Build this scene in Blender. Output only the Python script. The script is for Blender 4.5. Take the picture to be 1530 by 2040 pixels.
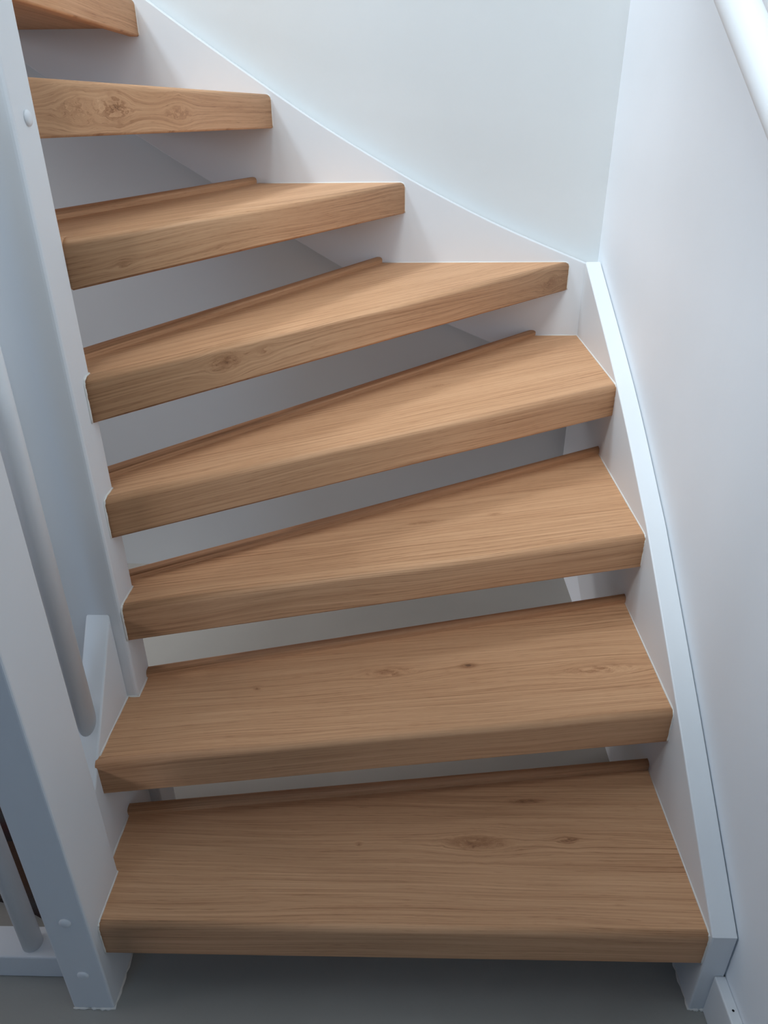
import bpy, bmesh, math, random
from mathutils import Vector, Matrix

for o in list(bpy.data.objects):
    bpy.data.objects.remove(o)
scn = bpy.context.scene
C = scn.collection

# ------------------------------------------------------------------ camera
cam = bpy.data.cameras.new('camera')
cam.sensor_fit = 'HORIZONTAL'
cam.sensor_width = 36.0
cam.lens = 36.0 * 1460.86 / 1530.0
cam.clip_start = 0.02
co = bpy.data.objects.new('camera', cam)
C.objects.link(co)
cr = Vector((0.99967652, 0.02420732, -0.00780145))
cu = Vector((-0.00461523, 0.47430799, 0.88034688))
cf = Vector((-0.02501113, 0.8800261, -0.47426628))
co.matrix_world = Matrix(((cr.x, cu.x, -cf.x, 0.0),
                          (cr.y, cu.y, -cf.y, 0.0),
                          (cr.z, cu.z, -cf.z, 1.2827),
                          (0, 0, 0, 1)))
scn.camera = co

# ------------------------------------------------------------------ world, lights, exposure
w = bpy.data.worlds.new('world')
scn.world = w
w.use_nodes = True
bg = w.node_tree.nodes['Background']
bg.inputs[0].default_value = (0.85, 0.92, 1.0, 1)
bg.inputs[1].default_value = 0.3


def area(name, loc, target, sx, sy, power, col):
    l = bpy.data.lights.new(name, 'AREA')
    l.shape = 'RECTANGLE'
    l.size = sx
    l.size_y = sy
    l.energy = power
    l.color = col
    o = bpy.data.objects.new(name, l)
    C.objects.link(o)
    o.location = loc
    o.rotation_euler = (Vector(target) - Vector(loc)).to_track_quat('-Z', 'Y').to_euler()
    return o


# daylight of the hall window on the left, of the rooflight above the stairwell and of the glazed front door behind the photographer
area('rooflight_front', (-1.2, -1.0, 4.54), (-1.2, -1.0, 0.0), 2.0, 0.7, 128, (0.82, 0.93, 1.0))
area('rooflight_side', (-2.25, 0.7, 4.54), (-2.25, 0.7, 0.0), 0.6, 1.2, 116, (0.70, 0.86, 1.0))  # added fill lamp that brightens the right wall
area('front_door_light', (-1.2, -1.95, 1.6), (-0.6, 2.0, 1.2), 0.7, 1.4, 6.2, (0.30, 0.58, 1.0))
area('hall_window_light', (-3.94, 0.6, 1.95), (-0.2, 1.8, 0.5), 1.6, 0.7, 19, (0.90, 0.90, 1.0))
sp_ = bpy.data.lights.new('hall_ceiling_spot', 'SPOT')  # added fill spot, lifts the floor behind the open risers
sp_.energy = 185
sp_.color = (0.93, 0.95, 1.0)
sp_.spot_size = math.radians(33)
sp_.spot_blend = 0.9
sp_.shadow_soft_size = 0.12
spo = bpy.data.objects.new('hall_ceiling_spot', sp_)
C.objects.link(spo)
spo.location = (-2.35, 1.55, 2.43)
spo.rotation_euler = (Vector((-0.22, 1.78, 0.0)) - Vector(spo.location)).to_track_quat('-Z', 'Y').to_euler()

scn.view_settings.view_transform = 'Standard'
scn.view_settings.look = 'None'
scn.view_settings.gamma = 1.0
scn.view_settings.use_curve_mapping = False
scn.view_settings.exposure = 0.06

# ------------------------------------------------------------------ helpers
XR, YB = 0.4686, 1.979            # inner faces of the two wall strings
WX, WY = 0.509, 2.016             # faces of right wall and back wall
H = 0.19                          # rise
TN, TB, NR, LIP = 0.071, 0.055, 0.011, 0.020   # nose height, board thickness, nose radius, lip
PX0, PX1, PY0, PY1 = -0.582, -0.467, 0.981, 1.050   # inner newel post
QX0, QX1, QY0, QY1 = -0.535, -0.467, 0.660, 0.775   # newel post at the foot


def link(name, me, mat=None, parent=None, loc=None):
    o = bpy.data.objects.new(name, me)
    C.objects.link(o)
    if mat:
        me.materials.append(mat)
    if parent:
        o.parent = parent
    if loc:
        o.location = loc
    return o


def from_bm(name, bm, mat=None, parent=None, smooth=False, loc=None):
    bmesh.ops.recalc_face_normals(bm, faces=bm.faces)
    me = bpy.data.meshes.new(name)
    bm.to_mesh(me)
    bm.free()
    if smooth:
        for p in me.polygons:
            p.use_smooth = True
    return link(name, me, mat, parent, loc)


def box_bm(x0, x1, y0, y1, z0, z1, bevel=0.0, seg=2, bm=None):
    b = bmesh.new()
    bmesh.ops.create_cube(b, size=1.0)
    for v in b.verts:
        v.co = Vector(((x0 + x1) / 2 + v.co.x * (x1 - x0), (y0 + y1) / 2 + v.co.y * (y1 - y0), (z0 + z1) / 2 + v.co.z * (z1 - z0)))
    if bevel:
        bmesh.ops.bevel(b, geom=list(b.edges), offset=bevel, segments=seg, affect='EDGES', profile=0.5)
    return b


def prism_bm(pts, axis, a0, a1, bevel=0.0):
    """polygon pts (2-D) extruded along axis ('x' -> pts are y,z ; 'y' -> pts are x,z)"""
    b = bmesh.new()

    def P(q, a):
        return (a, q[0], q[1]) if axis == 'x' else (q[0], a, q[1])
    A = [b.verts.new(P(q, a0)) for q in pts]
    B = [b.verts.new(P(q, a1)) for q in pts]
    n = len(pts)
    b.faces.new(A)
    b.faces.new(B[::-1])
    for i in range(n):
        b.faces.new((A[i], B[i], B[(i + 1) % n], A[(i + 1) % n]))
    bmesh.ops.recalc_face_normals(b, faces=b.faces)
    if bevel:
        big = [f for f in b.faces if len(f.verts) > 4]
        ed = set()
        for f in big:
            ed.update(f.edges)
        bmesh.ops.bevel(b, geom=list(ed), offset=bevel, segments=2, affect='EDGES', profile=0.5)
    return b


def tube_bm(path, r, n=8, jitter=0.0, seed=0, bm=None, caps=True):
    b = bm or bmesh.new()
    rnd = random.Random(seed)
    path = [Vector(p) for p in path]
    rings = []
    for i, p in enumerate(path):
        d = (path[min(i + 1, len(path) - 1)] - path[max(i - 1, 0)]).normalized()
        up = Vector((0, 0, 1)) if abs(d.z) < 0.9 else Vector((1, 0, 0))
        s = d.cross(up).normalized()
        u = s.cross(d)
        rr = r * (1 + jitter * rnd.uniform(-1, 1))
        rings.append([b.verts.new(p + (s * math.cos(2 * math.pi * k / n) + u * math.sin(2 * math.pi * k / n)) * rr) for k in range(n)])
    for a, c in zip(rings, rings[1:]):
        for k in range(n):
            b.faces.new((a[k], a[(k + 1) % n], c[(k + 1) % n], c[k]))
    if caps:
        b.faces.new(rings[0][::-1])
        b.faces.new(rings[-1])
    return b


def spline(pts, sub=6):
    """Catmull-Rom through 2-D points"""
    out = []
    n = len(pts)
    for i in range(n - 1):
        p0, p1, p2, p3 = pts[max(i - 1, 0)], pts[i], pts[i + 1], pts[min(i + 2, n - 1)]
        for k in range(sub):
            t = k / sub
            out.append(tuple(0.5 * ((2 * p1[j]) + (-p0[j] + p2[j]) * t + (2 * p0[j] - 5 * p1[j] + 4 * p2[j] - p3[j]) * t * t + (-p0[j] + 3 * p1[j] - 3 * p2[j] + p3[j]) * t ** 3) for j in (0, 1)))
    out.append(pts[-1])
    return out


def tag(o, label, cat, group=None):
    o['label'] = label
    o['category'] = cat
    if group:
        o['group'] = group
    return o


def struct(o, label, cat=None):
    o['kind'] = 'structure'
    o['label'] = label
    o['category'] = cat or o.name.split('_')[0]
    return o


# ------------------------------------------------------------------ materials
class NT:
    def __init__(self, name):
        self.m = bpy.data.materials.new(name)
        self.m.use_nodes = True
        self.t = self.m.node_tree
        self.p = self.t.nodes['Principled BSDF']

    def n(self, typ, **kw):
        nd = self.t.nodes.new(typ)
        for k, v in kw.items():
            setattr(nd, k, v)
        return nd

    def l(self, a, b):
        self.t.links.new(a, b)

    def put(self, sock, v):
        if isinstance(v, bpy.types.NodeSocket):
            self.l(v, sock)
        else:
            sock.default_value = v

    def math(self, op, a, b=0.0, c=None):
        nd = self.n('ShaderNodeMath', operation=op)
        self.put(nd.inputs[0], a)
        self.put(nd.inputs[1], b)
        if c is not None:
            self.put(nd.inputs[2], c)
        return nd.outputs[0]

    def comb(self, x, y, z=0.0):
        nd = self.n('ShaderNodeCombineXYZ')
        for i, v in enumerate((x, y, z)):
            self.put(nd.inputs[i], v)
        return nd.outputs[0]

    def noise(self, vec, scale=1.0, detail=2.0, rough=0.5):
        nd = self.n('ShaderNodeTexNoise')
        self.l(vec, nd.inputs['Vector'])
        nd.inputs['Scale'].default_value = scale
        nd.inputs['Detail'].default_value = detail
        nd.inputs['Roughness'].default_value = rough
        return nd.outputs['Fac']

    def ramp(self, fac, stops):
        nd = self.n('ShaderNodeValToRGB')
        cr_ = nd.color_ramp
        while len(cr_.elements) < len(stops):
            cr_.elements.new(0.5)
        for e, (pos, col) in zip(cr_.elements, stops):
            e.position = pos
            e.color = (*col, 1) if len(col) == 3 else col
        self.l(fac, nd.inputs[0])
        return nd.outputs[0]

    def mix(self, fac, a, b):
        nd = self.n('ShaderNodeMix', data_type='RGBA')
        self.put(nd.inputs[0], fac)
        self.put(nd.inputs[6], a)
        self.put(nd.inputs[7], b)
        return nd.outputs[2]

    def bump(self, height, strength, dist):
        nd = self.n('ShaderNodeBump')
        nd.inputs['Strength'].default_value = strength
        nd.inputs['Distance'].default_value = dist
        self.l(height, nd.inputs['Height'])
        self.l(nd.outputs[0], self.p.inputs['Normal'])


def paint(name, col, rough=0.4, scale=60, bump=0.05, var=0.02, spec=0.5):
    a = NT(name)
    tc = a.n('ShaderNodeTexCoord').outputs['Object']
    n1 = a.noise(tc, 3.0, 4)
    lo = tuple(c * (1 - var) for c in col)
    hi = tuple(min(1, c * (1 + var)) for c in col)
    a.l(a.ramp(n1, [(0.3, lo), (0.7, hi)]), a.p.inputs['Base Color'])
    a.p.inputs['Roughness'].default_value = rough
    a.p.inputs['Specular IOR Level'].default_value = spec
    if bump:
        a.bump(a.noise(tc, scale, 3), bump, 0.004)
    return a.m


def wood(name, seed, knots=(), tone=1.0):
    """oak laminate; grain runs along the local X of the board and wraps over its nose"""
    a = NT(name)
    sep = a.n('ShaderNodeSeparateXYZ')
    a.l(a.n('ShaderNodeTexCoord').outputs['Object'], sep.inputs[0])
    x = sep.outputs[0]
    s = a.math('ADD', sep.outputs[1], sep.outputs[2])
    x = a.math('ADD', x, 0.0)
    wv = a.comb(a.math('MULTIPLY', x, 1.3), a.math('MULTIPLY', s, 7.0), seed * 3.7)
    warp = a.math('SUBTRACT', a.noise(wv, 1.0, 2.0), 0.5)
    F = a.math('MULTIPLY_ADD', warp, 0.05, s)
    knotdark = None
    for (kx, ks, ka, kb, kd) in knots:
        dx = a.math('DIVIDE', a.math('SUBTRACT', x, kx), ka)
        ds = a.math('SUBTRACT', s, ks)
        wob = a.noise(a.comb(a.math('MULTIPLY', x, 38.0), a.math('MULTIPLY', s, 95.0), seed + 7.0), 1.0, 3.0)
        ds = a.math('MULTIPLY_ADD', a.math('SUBTRACT', wob, 0.5), kb * 1.1, ds)
        dd = a.math('ADD', a.math('MULTIPLY', dx, dx), a.math('POWER', a.math('ABSOLUTE', a.math('DIVIDE', ds, kb)), 2.0))
        g = a.math('EXPONENT', a.math('MULTIPLY', dd, -1.0))
        F = a.math('SUBTRACT', F, a.math('MULTIPLY', a.math('MULTIPLY', g, ds), 0.95))
        core = a.math('MULTIPLY', a.math('EXPONENT', a.math('MULTIPLY', dd, -2.6)), kd)
        ring = a.math('MULTIPLY_ADD', a.math('SINE', a.math('MULTIPLY', a.math('SQRT', dd), 13.0)), 0.14, 0.86)
        core = a.math('MULTIPLY', core, ring)
        knotdark = core if knotdark is None else a.math('MAXIMUM', knotdark, core)
    # growth rings (cathedral figure)
    jit = a.noise(a.comb(a.math('MULTIPLY', x, 3.0), a.math('MULTIPLY', s, 40.0), seed), 1.0, 3.0)
    ph = a.math('MULTIPLY_ADD', jit, 8.0, a.math('MULTIPLY', F, 2 * math.pi / 0.0105))
    rings = a.math('POWER', a.math('MULTIPLY_ADD', a.math('SINE', ph), 0.5, 0.5), 7.0)
    msk = a.noise(a.comb(a.math('MULTIPLY', x, 0.9), a.math('MULTIPLY', F, 8.0), seed + 9.0), 1.0, 2.0)
    msk = a.ramp(msk, [(0.42, (0.04,) * 3), (0.60, (1,) * 3)])
    rings = a.math('MULTIPLY', rings, msk)
    # fibres, streaks and pores
    fib = a.noise(a.comb(a.math('MULTIPLY', x, 4.0), a.math('MULTIPLY', F, 420.0), seed + 2.0), 1.0, 3.0, 0.65)
    stk = a.noise(a.comb(a.math('MULTIPLY', x, 1.6), a.math('MULTIPLY', F, 110.0), seed + 3.0), 1.0, 3.0, 0.6)
    por = a.noise(a.comb(a.math('MULTIPLY', x, 26.0), a.math('MULTIPLY', F, 700.0), seed + 4.0), 1.0, 2.0, 0.6)
    big = a.noise(a.comb(a.math('MULTIPLY', x, 1.2), a.math('MULTIPLY', F, 12.0), seed + 6.0), 1.0, 3.0)
    fac = a.math('MULTIPLY', rings, 0.19)
    fac = a.math('MULTIPLY_ADD', fib, 0.95, fac)
    fac = a.math('MULTIPLY_ADD', stk, 0.50, fac)
    fac = a.math('MULTIPLY_ADD', big, 0.36, fac)
    fac = a.math('MULTIPLY_ADD', a.math('MAXIMUM', a.math('SUBTRACT', por, 0.58), 0.0), 1.6, fac)
    fac = a.math('SUBTRACT', fac, 0.565)
    if knotdark is not None:
        mott = a.noise(a.comb(a.math('MULTIPLY', x, 60.0), a.math('MULTIPLY', s, 130.0), seed + 5.0), 1.0, 3.0)
        fac = a.math('MULTIPLY_ADD', a.math('MULTIPLY', knotdark, mott), 0.85, fac)
    t = tone * 1.22
    col = a.ramp(fac, [(0.05, (0.632 * t, 0.366 * t, 0.206 * t)), (0.42, (0.505 * t, 0.271 * t, 0.143 * t)),
                       (0.72, (0.336 * t, 0.160 * t, 0.079 * t)), (1.0, (0.170 * t, 0.085 * t, 0.047 * t))])
    a.l(col, a.p.inputs['Base Color'])
    a.p.inputs['Roughness'].default_value = 0.6
    a.p.inputs['Specular IOR Level'].default_value = 0.14
    a.bump(fib, 0.05, 0.001)
    return a.m


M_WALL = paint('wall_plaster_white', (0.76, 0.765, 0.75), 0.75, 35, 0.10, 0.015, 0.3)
M_WALLR = paint('wall_plaster_lit', (0.91, 0.93, 0.955), 0.75, 35, 0.10, 0.015, 0.3)  # back wall plaster, lightened and blued to carry the daylight on it
M_WHITE = paint('white_lacquer', (0.83, 0.835, 0.84), 0.42, 25, 0.03, 0.012, 0.5)
M_CAULK = paint('cream_sealant', (0.86, 0.82, 0.75), 0.5, 80, 0.1, 0.03)
M_FLOOR = paint('grey_floor', (0.37, 0.355, 0.318), 0.55, 120, 0.05, 0.06, 0.4)
M_DARK = paint('dark_hole', (0.01, 0.01, 0.01), 0.8, 50, 0.0, 0.0, 0.1)


def rug_material():
    a = NT('brown_woven_rug')
    tc = a.n('ShaderNodeTexCoord').outputs['Object']
    sep = a.n('ShaderNodeSeparateXYZ')
    a.l(tc, sep.inputs[0])
    weave = a.noise(tc, 260, 2)
    band = a.ramp(a.math('FRACT', a.math('MULTIPLY', sep.outputs[1], 5.2)),
                  [(0.0, (0.012, 0.010, 0.010)), (0.18, (0.05, 0.010, 0.009)), (0.30, (0.055, 0.055, 0.055)), (0.52, (0.080, 0.034, 0.014)), (1.0, (0.060, 0.026, 0.012))])
    for e in a.t.nodes:
        if e.type == 'VALTORGB':
            e.color_ramp.interpolation = 'LINEAR'
    a.l(a.mix(a.math('MULTIPLY', weave, 0.35), band, (0.02, 0.012, 0.008, 1)), a.p.inputs['Base Color'])
    a.p.inputs['Roughness'].default_value = 0.95
    a.bump(weave, 0.5, 0.004)
    return a.m


M_RUG = rug_material()

# ------------------------------------------------------------------ the room
LX, FY, TOP, CZ0, CZ1 = -4.0, -2.0, 4.6, 2.46, 2.66


def sbox(name, label, dims, mat, cat=None):
    return struct(from_bm(name, box_bm(*dims), mat), label, cat)


sbox('floor', 'smooth grey floor under and in front of the stairs', (LX - .1, WX + .1, FY - .1, WY + .1, -0.1, 0.0), M_FLOOR)
sbox('wall_right', 'white plastered wall on the right of the stairs, daylight brightness put into its colour', (WX, WX + .1, FY - .1, WY + .1, 0, TOP), M_WALLR)
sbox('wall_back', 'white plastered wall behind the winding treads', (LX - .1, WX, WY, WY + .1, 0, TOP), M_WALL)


M_HALL = paint('hall_wall_grey', (0.17, 0.175, 0.185), 0.8, 35, 0.1, 0.02, 0.3)  # unseen walls, grey darkened to keep bounced light off the lower steps
M_LAND = paint('upper_floor_grey', (0.14, 0.135, 0.13), 0.8, 35, 0.1, 0.02, 0.3)  # unseen slabs, darkened likewise for less bounced light


def holed_wall(name, label, axis, a0, a1, pos, th, holes):
    """wall in plane axis=pos; holes are (u0,u1,z0,z1), non-overlapping in z order"""
    bm = bmesh.new()

    def add(u0, u1, z0, z1):
        if u1 - u0 < 1e-4 or z1 - z0 < 1e-4:
            return
        d = (pos - th, pos, u0, u1, z0, z1) if axis == 'x' else (u0, u1, pos - th, pos, z0, z1)
        t = box_bm(*d)
        me = bpy.data.meshes.new('t')
        t.to_mesh(me)
        t.free()
        bm.from_mesh(me)
        bpy.data.meshes.remove(me)
    zc = 0.0
    for (u0, u1, z0, z1) in sorted(holes, key=lambda q: q[2]):
        add(a0, a1, zc, z0)
        add(a0, u0, z0, z1)
        add(u1, a1, z0, z1)
        zc = z1
    add(a0, a1, zc, TOP)
    return struct(from_bm(name, bm, M_HALL), label)


holed_wall('wall_left', 'grey wall of the hall left of the stairs', 'x', FY - .1, WY + .1, LX, 0.1, [(-0.22, 1.42, 1.58, 2.32)])
holed_wall('wall_front', 'grey wall of the hall behind the photographer', 'y', LX, WX, FY, 0.1, [(-1.55, -0.85, 0.9, 2.3)])
OX, OY = -1.00, -0.02      # stairwell opening in the unseen upper floor, edges set to cut off rooflight
sbox('ceiling', 'grey ceiling of the hall in front of the stairwell', (LX, WX, FY, OY, CZ0, CZ1), M_LAND)
sbox('ceiling_side', 'unseen grey hall ceiling beside the stairwell, extended to block light', (LX, OX, OY, 0.985, CZ0, CZ1), M_LAND, 'ceiling')
sbox('ceiling_landing', 'grey ceiling under the upper landing', (LX, -2.16, 0.985, WY, CZ0, CZ1), M_LAND, 'ceiling')
bm = bmesh.new()
sbox('ceiling_upper', 'white ceiling above the stairwell', (LX - .1, WX + .1, FY - .1, WY + .1, TOP, TOP + .1), M_WALL, 'ceiling')

# ------------------------------------------------------------------ staircase
stair = bpy.data.objects.new('staircase', None)
C.objects.link(stair)
tag(stair, 'white winding staircase with open risers and oak treads', 'staircase')

# wall strings
rt = [(0.678, 0.193), (0.837, 0.309), (0.974, 0.407), (1.196, 0.558), (1.289, 0.615), (1.559, 0.761), (YB, 0.950)]
rtop = [rt[0]] + spline(rt, 5)[1:]
pts = [(0.678, 0.0), (0.678, 0.193)] + rtop[1:] + [(YB, 0.35), (1.25, 0.0)]
from_bm('wall_string', prism_bm(pts, 'x', XR, WX - 0.002, 0.0025), M_WHITE, stair)['label'] = 'white string board along the right wall'
bt = [(WX - 0.002, 0.932), (XR, 0.947), (0.248, 1.036), (0.069, 1.120), (-0.061, 1.189), (-0.186, 1.260), (-0.313, 1.340), (-0.579, 1.518), (-0.85, 1.72), (-1.15, 1.955), (-2.15, 2.745)]
btop = [bt[0]] + spline(bt[1:], 5)
blow = [(-2.15, 2.38), (-1.15, 1.59), (-0.85, 1.375), (-0.578, 1.204), (-0.483, 1.146), (-0.278, 1.008), (-0.162, 0.940), (0.12, 0.790), (0.233, 0.742), (XR, 0.640), (WX - 0.002, 0.62)]
from_bm('wall_string', prism_bm(btop + blow, 'y', YB, WY - 0.002, 0.0025), M_WHITE, stair)['label'] = 'white curved string board along the back wall'
# lower inner string between the two newels
sx0, sx1 = -0.526, -0.486
pts = [(QY1, 0.03), (QY1, 0.309), (PY0, 0.557), (PY0, 0.10), (PY0 - 0.10, 0.0), (QY1 + 0.02, 0.0)]
from_bm('inner_string', prism_bm(pts, 'x', sx0, sx1, 0.003), M_WHITE, stair)['label'] = 'short steep white string board under the round baluster'
# newel posts
nf = from_bm('newel_post', box_bm(QX0, QX1, QY0, QY1, 0, 1.15, 0.004, 3), M_WHITE, stair)
nf['label'] = 'white newel post at the foot of the stairs'
nm = from_bm('newel_post', box_bm(PX0, PX1, PY0, PY1, 0, 2.75, 0.006, 3), M_WHITE, stair)
nm['label'] = 'tall white newel post the treads wind around'


def cap_bm(loc, axis, r=0.0095, h=0.0045):
    b = bmesh.new()
    rings = []
    n = 20
    prof = [(r, 0.0), (r * 0.97, h * 0.35), (r * 0.86, h * 0.66), (r * 0.62, h * 0.88), (r * 0.3, h * 0.98)]
    for (q, d) in prof:
        ring = []
        for k in range(n):
            a = 2 * math.pi * k / n
            if axis == '-y':
                v = (loc[0] + q * math.cos(a), loc[1] - d, loc[2] + q * math.sin(a))
            else:
                v = (loc[0] + d, loc[1] + q * math.cos(a), loc[2] + q * math.sin(a))
            ring.append(b.verts.new(v))
        rings.append(ring)
    for a_, c_ in zip(rings, rings[1:]):
        for k in range(n):
            b.faces.new((a_[k], a_[(k + 1) % n], c_[(k + 1) % n], c_[k]))
    b.faces.new(rings[-1])
    b.faces.new(rings[0][::-1])
    return b


for loc in ((-0.4995, QY0, 0.229), (-0.500, QY0, 0.095)):
    from_bm('bolt_cap', cap_bm(loc, '-y'), M_WHITE, nf, True)
from_bm('bolt_cap', cap_bm((PX1, 1.021, 1.285), '+x'), M_WHITE, nm, True)
# baluster on the inner string
from_bm('baluster', tube_bm([(-0.509, 0.872, 0.405), (-0.509, 0.872, 1.45)], 0.0155, 24), M_WHITE, stair, True)['label'] = 'round white baluster standing on the inner string'

# ---- treads.  Each: nose line A->B (world XY, left to right), polygon behind it, tread top z
E_ = 0.003    # bedding into the strings


def isect(p, d, q, e):
    """intersection of lines p+t d and q+s e (2-D)"""
    den = d[0] * e[1] - d[1] * e[0]
    t = ((q[0] - p[0]) * e[1] - (q[1] - p[1]) * e[0]) / den
    return (p[0] + t * d[0], p[1] + t * d[1])


def tread(idx, z, A, B, ldir, rdir, rest, strip, mat, smat, label, lbead, rbead):
    """ldir / rdir: directions of the end cuts at A and B; rest: polygon after B going round to A"""
    A, B = Vector(A), Vector(B)
    ex = (B - A).normalized()
    ey = Vector((-ex.y, ex.x))
    org = A.copy()

    def loc(p):
        d = Vector(p) - org
        return (d.dot(ex), d.dot(ey))
    R = [loc(p) for p in rest]
    la, lb = (Vector(ldir).dot(ex), Vector(ldir).dot(ey)), (Vector(rdir).dot(ex), Vector(rdir).dot(ey))
    Lw = (B - A).length
    prof = [(LIP, -TB), (LIP, -TN), (0.003, -TN), (0.0, -TN + 0.003), (0.0, -TN + 0.0045), (0.0, -NR - 0.002)]
    for k in range(9):
        a = math.pi / 2 * k / 8
        prof.append((NR * (1 - math.cos(a)), -NR + NR * math.sin(a)))
    b = bmesh.new()
    Lv, Rv = [], []
    for (y, zz) in prof:
        Lv.append(b.verts.new((la[0] / la[1] * y, y, zz)))
        Rv.append(b.verts.new((Lw + lb[0] / lb[1] * y, y, zz)))
    smooth = []
    for k in range(len(prof) - 1):
        f = b.faces.new((Lv[k], Rv[k], Rv[k + 1], Lv[k + 1]))
        if k >= 2:
            smooth.append(f)
    T = [b.verts.new((p[0], p[1], 0.0)) for p in R]
    D = [b.verts.new((p[0], p[1], -TB)) for p in R]
    b.faces.new([Lv[-1], Rv[-1]] + T)
    b.faces.new(([Lv[0], Rv[0]] + D)[::-1])
    for k in range(len(R) - 1):
        b.faces.new((D[k], D[k + 1], T[k + 1], T[k]))
    b.faces.new(Rv[::1] + [T[0], D[0]])
    b.faces.new((Lv[::1] + [T[-1], D[-1]])[::-1])
    for f in smooth:
        f.smooth = True
    bmesh.ops.recalc_face_normals(b, faces=b.faces)
    me = bpy.data.meshes.new('tread')
    b.to_mesh(me)
    b.free()
    me.materials.append(mat)
    o = bpy.data.objects.new('tread', me)
    C.objects.link(o)
    o.parent = stair
    o.location = (org.x, org.y, z)
    o.rotation_euler = (0, 0, math.atan2(ex.y, ex.x))
    if label:
        o['label'] = label
    # rounded strip standing on the rear edge
    S0, S1, e0, e1 = Vector(strip[0]), Vector(strip[1]), Vector(strip[2]), Vector(strip[3])
    sx = (S1 - S0).normalized()
    sy = Vector((-sx.y, sx.x))
    W, HS = 0.016, 0.0145
    sp = [(-W, 0.0), (-W, HS - 0.007)] + [(-W + 0.007 * (1 - math.cos(math.pi / 2 * k / 5)), HS - 0.007 + 0.007 * math.sin(math.pi / 2 * k / 5)) for k in range(1, 6)]
    sp += [(-0.004 + 0.004 * math.sin(math.pi / 2 * k / 3), HS - 0.004 + 0.004 * math.cos(math.pi / 2 * k / 3)) for k in range(4)] + [(0.0, 0.0)]
    b = bmesh.new()
    La = [b.verts.new((e0.dot(sx) / e0.dot(sy) * y, y, zz)) for (y, zz) in sp]
    Ra = [b.verts.new(((S1 - S0).length + e1.dot(sx) / e1.dot(sy) * y, y, zz)) for (y, zz) in sp]
    n = len(sp)
    for k in range(n):
        f = b.faces.new((La[k], Ra[k], Ra[(k + 1) % n], La[(k + 1) % n]))
        f.smooth = 0 < k < n - 2
    b.faces.new(La)
    b.faces.new(Ra[::-1])
    so = from_bm('upstand_strip', b, smat, o)
    Mi = Matrix.Translation((org.x, org.y, z)) @ Matrix.Rotation(math.atan2(ex.y, ex.x), 4, 'Z')
    so.matrix_local = Mi.inverted() @ (Matrix.Translation((S0.x, S0.y, z)) @ Matrix.Rotation(math.atan2(sx.y, sx.x), 4, 'Z'))
    # sealant along the joints with string and post
    for path in (lbead, rbead):
        if path and len(path) > 1:
            pp = []
            for p, q in zip(path, path[1:]):
                for k in range(6):
                    pp.append(Vector(p).lerp(Vector(q), k / 6))
            pp.append(Vector(path[-1]))
            bo = from_bm('sealant_bead', tube_bm([(p.x, p.y, p.z + z) for p in pp], 0.0018, 6, 0.25, idx), M_CAULK, o, True)
            bo.matrix_local = Mi.inverted()
    return o


def bead_nose(P, d, side):
    """profile of the nose end at P, running from lip bottom to the top, cut along direction d (unit y-depth)"""
    out = []
    for (y, zz) in [(0.0, -TN + 0.002), (0.0, -0.03), (0.0, -NR), (NR * 0.3, -NR * 0.3), (NR, 0.0)]:
        out.append((P[0] + d[0] * y + side * 0.0005, P[1] + d[1] * y, zz))
    return out


YD = (0, 1)
XD = (-1, 0)

WOODS = {   # knots: x along the nose, distance behind it (negative: down its front), half sizes, darkness
    1: wood('oak_laminate_a', 1.3, [(0.604, 0.158, 0.075, 0.024, 0.85), (0.756, 0.165, 0.026, 0.013, 1.0), (0.40, 0.150, 0.007, 0.006, 1.0), (0.70, 0.245, 0.05, 0.008, 0.8)]),
    2: wood('oak_laminate_b', 4.1, [(0.487, 0.162, 0.070, 0.020, 0.80), (0.642, 0.162, 0.022, 0.011, 1.0), (0.251, 0.145, 0.010, 0.008, 1.0), (0.885, 0.120, 0.075, 0.020, 0.35)]),
    3: wood('oak_laminate_c', 7.7, [(0.720, 0.155, 0.026, 0.010, 0.8), (0.560, 0.155, 0.055, 0.013, 0.6)]),
    4: wood('oak_laminate_d', 11.9, [(0.75, 0.20, 0.05, 0.012, 0.35)]),
    5: wood('oak_laminate_e', 15.2, [(0.245, -0.030, 0.045, 0.026, 0.9), (1.23, -0.04, 0.06, 0.03, 0.35), (0.33, -0.028, 0.03, 0.014, 0.3)]),
    6: wood('oak_laminate_f', 19.6, [(0.10, -0.05, 0.03, 0.01, 0.3)]),
    7: wood('oak_laminate_g', 23.4, [(0.205, -0.034, 0.050, 0.028, 0.85), (0.42, -0.04, 0.06, 0.024, 0.35), (0.10, -0.04, 0.06, 0.03, 0.25)]),
    8: wood('oak_laminate_h', 27.8, []),
}
M_STRIP = wood('oak_laminate_strip', 33.0, [], 0.95)

x1, y1 = XR + E_, YB + E_


def on_line(P, Q, x=None, y=None):
    if x is not None:
        t = (x - P[0]) / (Q[0] - P[0])
    else:
        t = (y - P[1]) / (Q[1] - P[1])
    return (P[0] + t * (Q[0] - P[0]), P[1] + t * (Q[1] - P[1]))


# T1
sp = ((-0.486, 0.899), (XR, 1.020))
tread(1, H, (QX1 - 0.004, 0.680), (x1, 0.682), YD, YD,
      [on_line(*sp, x=x1), on_line(*sp, x=sx1 - .002), (sx1 - .002, QY1), (QX1 - .004, QY1)],
      (on_line(*sp, x=sx1), on_line(*sp, x=XR), YD, YD), WOODS[1], M_STRIP, 'lowest oak tread, the widest one above the grey floor',
      bead_nose((QX1, 0.680), YD, 1) + [(QX1, QY1 - .002, 0), (sx1 + .001, QY1 + .006, 0), (sx1, 0.885, 0)],
      bead_nose((XR, 0.682), YD, -1) + [(XR, 1.003, 0)])
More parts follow.
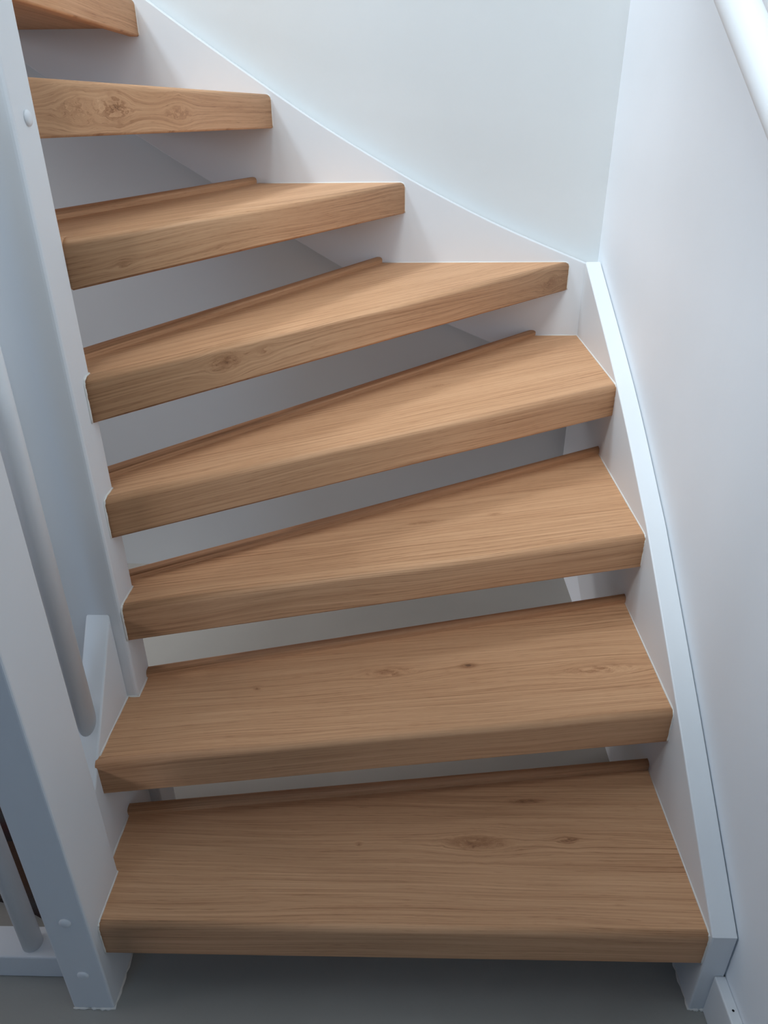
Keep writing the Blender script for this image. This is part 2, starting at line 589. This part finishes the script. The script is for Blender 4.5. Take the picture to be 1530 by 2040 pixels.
# T2
sp = ((-0.467, 1.046), (XR, 1.293))
A, B = (sx1 - .003, 0.826), (x1, 0.9565)
tread(2, 2 * H, A, B, YD, YD,
      [on_line(*sp, x=x1), on_line(*sp, x=PX1 - .002), (PX1 - .002, PY0), (sx1 - .003, PY0)],
      (on_line(*sp, x=PX1), on_line(*sp, x=XR), YD, YD), WOODS[2], M_STRIP, 'second oak tread from the floor',
      [(sx1, 0.842, 0), (sx1, PY0 - .001, 0), (PX1 + .001, PY0 - .001, 0), (PX1, 1.030, 0)],
      bead_nose((XR, 0.9565), YD, -1) + [(XR, 1.277, 0)])


def winder(i, z, A, B, back, right_pts, rdir, bl, label, rbead, zz=None):
    """tread whose left end is notched round the inner newel; bl = back-left x"""
    rest = right_pts + [on_line(*back, x=bl), (bl, PY1 - .002), (PX1 - .002, PY1 - .002)]
    r_end = right_pts[-1]
    return tread(i, z, A, B, YD, rdir, rest, (on_line(*back, x=bl), on_line(*back, **({'x': XR} if abs(r_end[0] - x1) < 1e-6 else {'y': YB})), YD, YD if abs(r_end[0] - x1) < 1e-6 else (-1, 0)),
                 WOODS[i], M_STRIP, label, (bead_nose((PX1, A[1]), YD, 1) + [(PX1, PY1 - .003, 0)]) if i < 6 else None, rbead)


bk = ((-0.479, 1.083), (XR, 1.638))
winder(3, 3 * H, (PX1 - .002, 0.984), (x1, 1.230), bk, [on_line(*bk, x=x1)], YD, -0.500, 'third oak tread from the floor',
       bead_nose((XR, 1.230), YD, -1) + [(XR, 1.62, 0)])
bk = ((-0.488, 1.106), (0.335, YB))
winder(4, 4 * H, (PX1 - .002, 1.004), (x1, 1.561), bk, [(x1, y1), on_line(*bk, y=y1)], YD, -0.515, 'fourth oak tread, reaching into the wall corner',
       bead_nose((XR, 1.561), YD, -1) + [(XR, YB, 0), (0.355, YB, 0)])
bk = ((-0.506, 1.142), (-0.073, YB))
A, B0 = (PX1 - .002, 1.022), (0.428, YB)
B = on_line(A, B0, y=y1)
winder(5, 5 * H, A, B, bk, [on_line(*bk, y=y1)], XD, -0.530, 'fifth oak tread, knot at the left of its nose',
       bead_nose(B0, XD, 0) + [(-0.053, YB, 0)])
bk = ((-0.57, 1.284), (-0.381, YB))
A, B0 = (PX1 - .002, 1.050), (0.003, YB)
B = on_line(A, B0, y=y1)
winder(6, 6 * H, A, B, bk, [on_line(*bk, y=y1)], XD, -0.618, 'sixth oak tread with plain straight-grained nose',
       bead_nose(B0, XD, 0) + [(-0.36, YB, 0)])
# T7, T8: the turn round the back of the post
A, B0 = (-0.482, 1.080), (-0.315, YB)
B = on_line(A, B0, y=y1)
bk = ((-0.640, 1.10), (-0.690, YB))
tread(7, 7 * H + 0.002, A, B, XD, XD, [on_line(*bk, y=y1), on_line(*bk, y=1.080)],
      (on_line(*bk, y=1.082), on_line(*bk, y=YB), XD, XD), WOODS[7], M_STRIP, 'seventh oak tread at eye height with knotty nose', None,
      bead_nose(B0, XD, 0))
A, B0 = (-0.608, 1.080), (-0.6075, YB)
B = on_line(A, B0, y=y1)
bk = ((-0.960, 1.08), (-0.985, YB))
tread(8, 8 * H, A, B, XD, XD, [on_line(*bk, y=y1), on_line(*bk, y=1.080)],
      (on_line(*bk, y=1.082), on_line(*bk, y=YB), XD, XD), WOODS[8], M_STRIP, 'highest oak tread in view, seen from below', None,
      bead_nose(B0, XD, 0))

# the flight goes on upwards to the left, out of the picture; added to shade the back wall
for k in range(9, 14):
    xn = -0.608 - 0.238 * (k - 8)
    tread(k, k * H, (xn, 1.045), (xn, y1), XD, XD, [(xn - 0.30, y1), (xn - 0.30, 1.045)],
          ((xn - 0.30, 1.047), (xn - 0.30, YB), XD, XD), WOODS[8], M_STRIP, None, None, None)
pts = [(PX0, 1.36), (PX0, 1.74), (-2.15, 2.98), (-2.15, 2.60)]
from_bm('inner_string', prism_bm(pts, 'y', 1.003, 1.045, 0.003), M_WHITE, stair)

# sealant round the feet of the first newel and of the right string
def floor_bead(path, parent, seed, r=0.0022):
    pp = []
    for p, q in zip(path, path[1:]):
        for k in range(14):
            pp.append(Vector(p).lerp(Vector(q), k / 14))
    pp.append(Vector(path[-1]))
    return from_bm('sealant_bead', tube_bm(pp, r, 6, 0.75, seed), M_CAULK, parent, True)


floor_bead([(QX0, QY0, 0.001), (QX1, QY0, 0.001), (QX1, QY1, 0.001)], nf, 3)
ws = [o for o in stair.children if o.name.startswith('wall_string')][0]
floor_bead([(XR + .03, 0.678, 0.001), (XR, 0.678, 0.001), (XR, 0.80, 0.001)], ws, 5)

# ------------------------------------------------------------------ skirting on the right wall
bb = struct(from_bm('baseboard_right', box_bm(0.491, WX, FY, 0.678, 0.0, 0.096, 0.0025, 2), M_WHITE), 'white skirting board low on the right wall')
b = bmesh.new()
bmesh.ops.create_circle(b, cap_ends=True, segments=14, radius=0.0019)
from_bm('nail_hole', b, M_DARK, bb, loc=(0.5005, 0.627, 0.0964))['label'] = 'black nail hole'

# ------------------------------------------------------------------ balustrade left of the first newel
bal = bpy.data.objects.new('balustrade', None)
C.objects.link(bal)
bal.location = (-0.70, 0.735, 0)
tag(bal, 'low white floor rail with round baluster left of the first newel', 'balustrade')


def sub(o, parent):
    o.parent = parent
    o.matrix_parent_inverse = Matrix.Translation(parent.location).inverted()
    return o


sub(from_bm('bottom_rail', box_bm(-1.60, QX0 - 0.002, 0.708, 0.762, 0.0, 0.056, 0.003, 2), M_WHITE), bal)
sub(from_bm('baluster', tube_bm([(-0.622, 0.732, 0.05), (-0.622, 0.732, 1.0)], 0.0165, 24), M_WHITE, None, True), bal)

# ------------------------------------------------------------------ handrail on the right wall
hr = bpy.data.objects.new('handrail', None)
C.objects.link(hr)
hr.location = (0.445, 1.2, 1.41)
tag(hr, 'round white handrail on the right wall at the top corner', 'handrail')
sl = 0.63
sub(from_bm('rail', tube_bm([(0.445, y, 1.414 + sl * (y - 1.197)) for y in (0.15, 0.6, 1.2, 1.75)], 0.0245, 32), M_WHITE, None, True), hr)
for yy in (0.35, 1.6):
    zz = 1.414 + sl * (yy - 1.197)
    sub(from_bm('bracket', tube_bm([(0.445, yy, zz - 0.02), (0.447, yy, zz - 0.05), (0.47, yy, zz - 0.065), (WX, yy, zz - 0.068)], 0.006, 12), M_WHITE, None, True), hr)

# ------------------------------------------------------------------ rug on the hall floor
b = bmesh.new()
edge = [(-0.60, 0.782), (-0.645, 0.806), (-0.68, 0.822), (-0.71, 0.832), (-0.75, 0.842), (-0.95, 0.83), (-1.25, 0.84), (-1.25, 1.25), (-0.92, 1.26), (-0.60, 1.24)]
V0 = [b.verts.new((x, y, 0.0)) for x, y in edge]
V1 = [b.verts.new((x, y, 0.012)) for x, y in edge]
n = len(edge)
b.faces.new(V1)
b.faces.new(V0[::-1])
for k in range(n):
    b.faces.new((V0[k], V0[(k + 1) % n], V1[(k + 1) % n], V1[k]))
tag(from_bm('rug', b, M_RUG), 'dark brown rug on the floor behind the round baluster', 'rug')
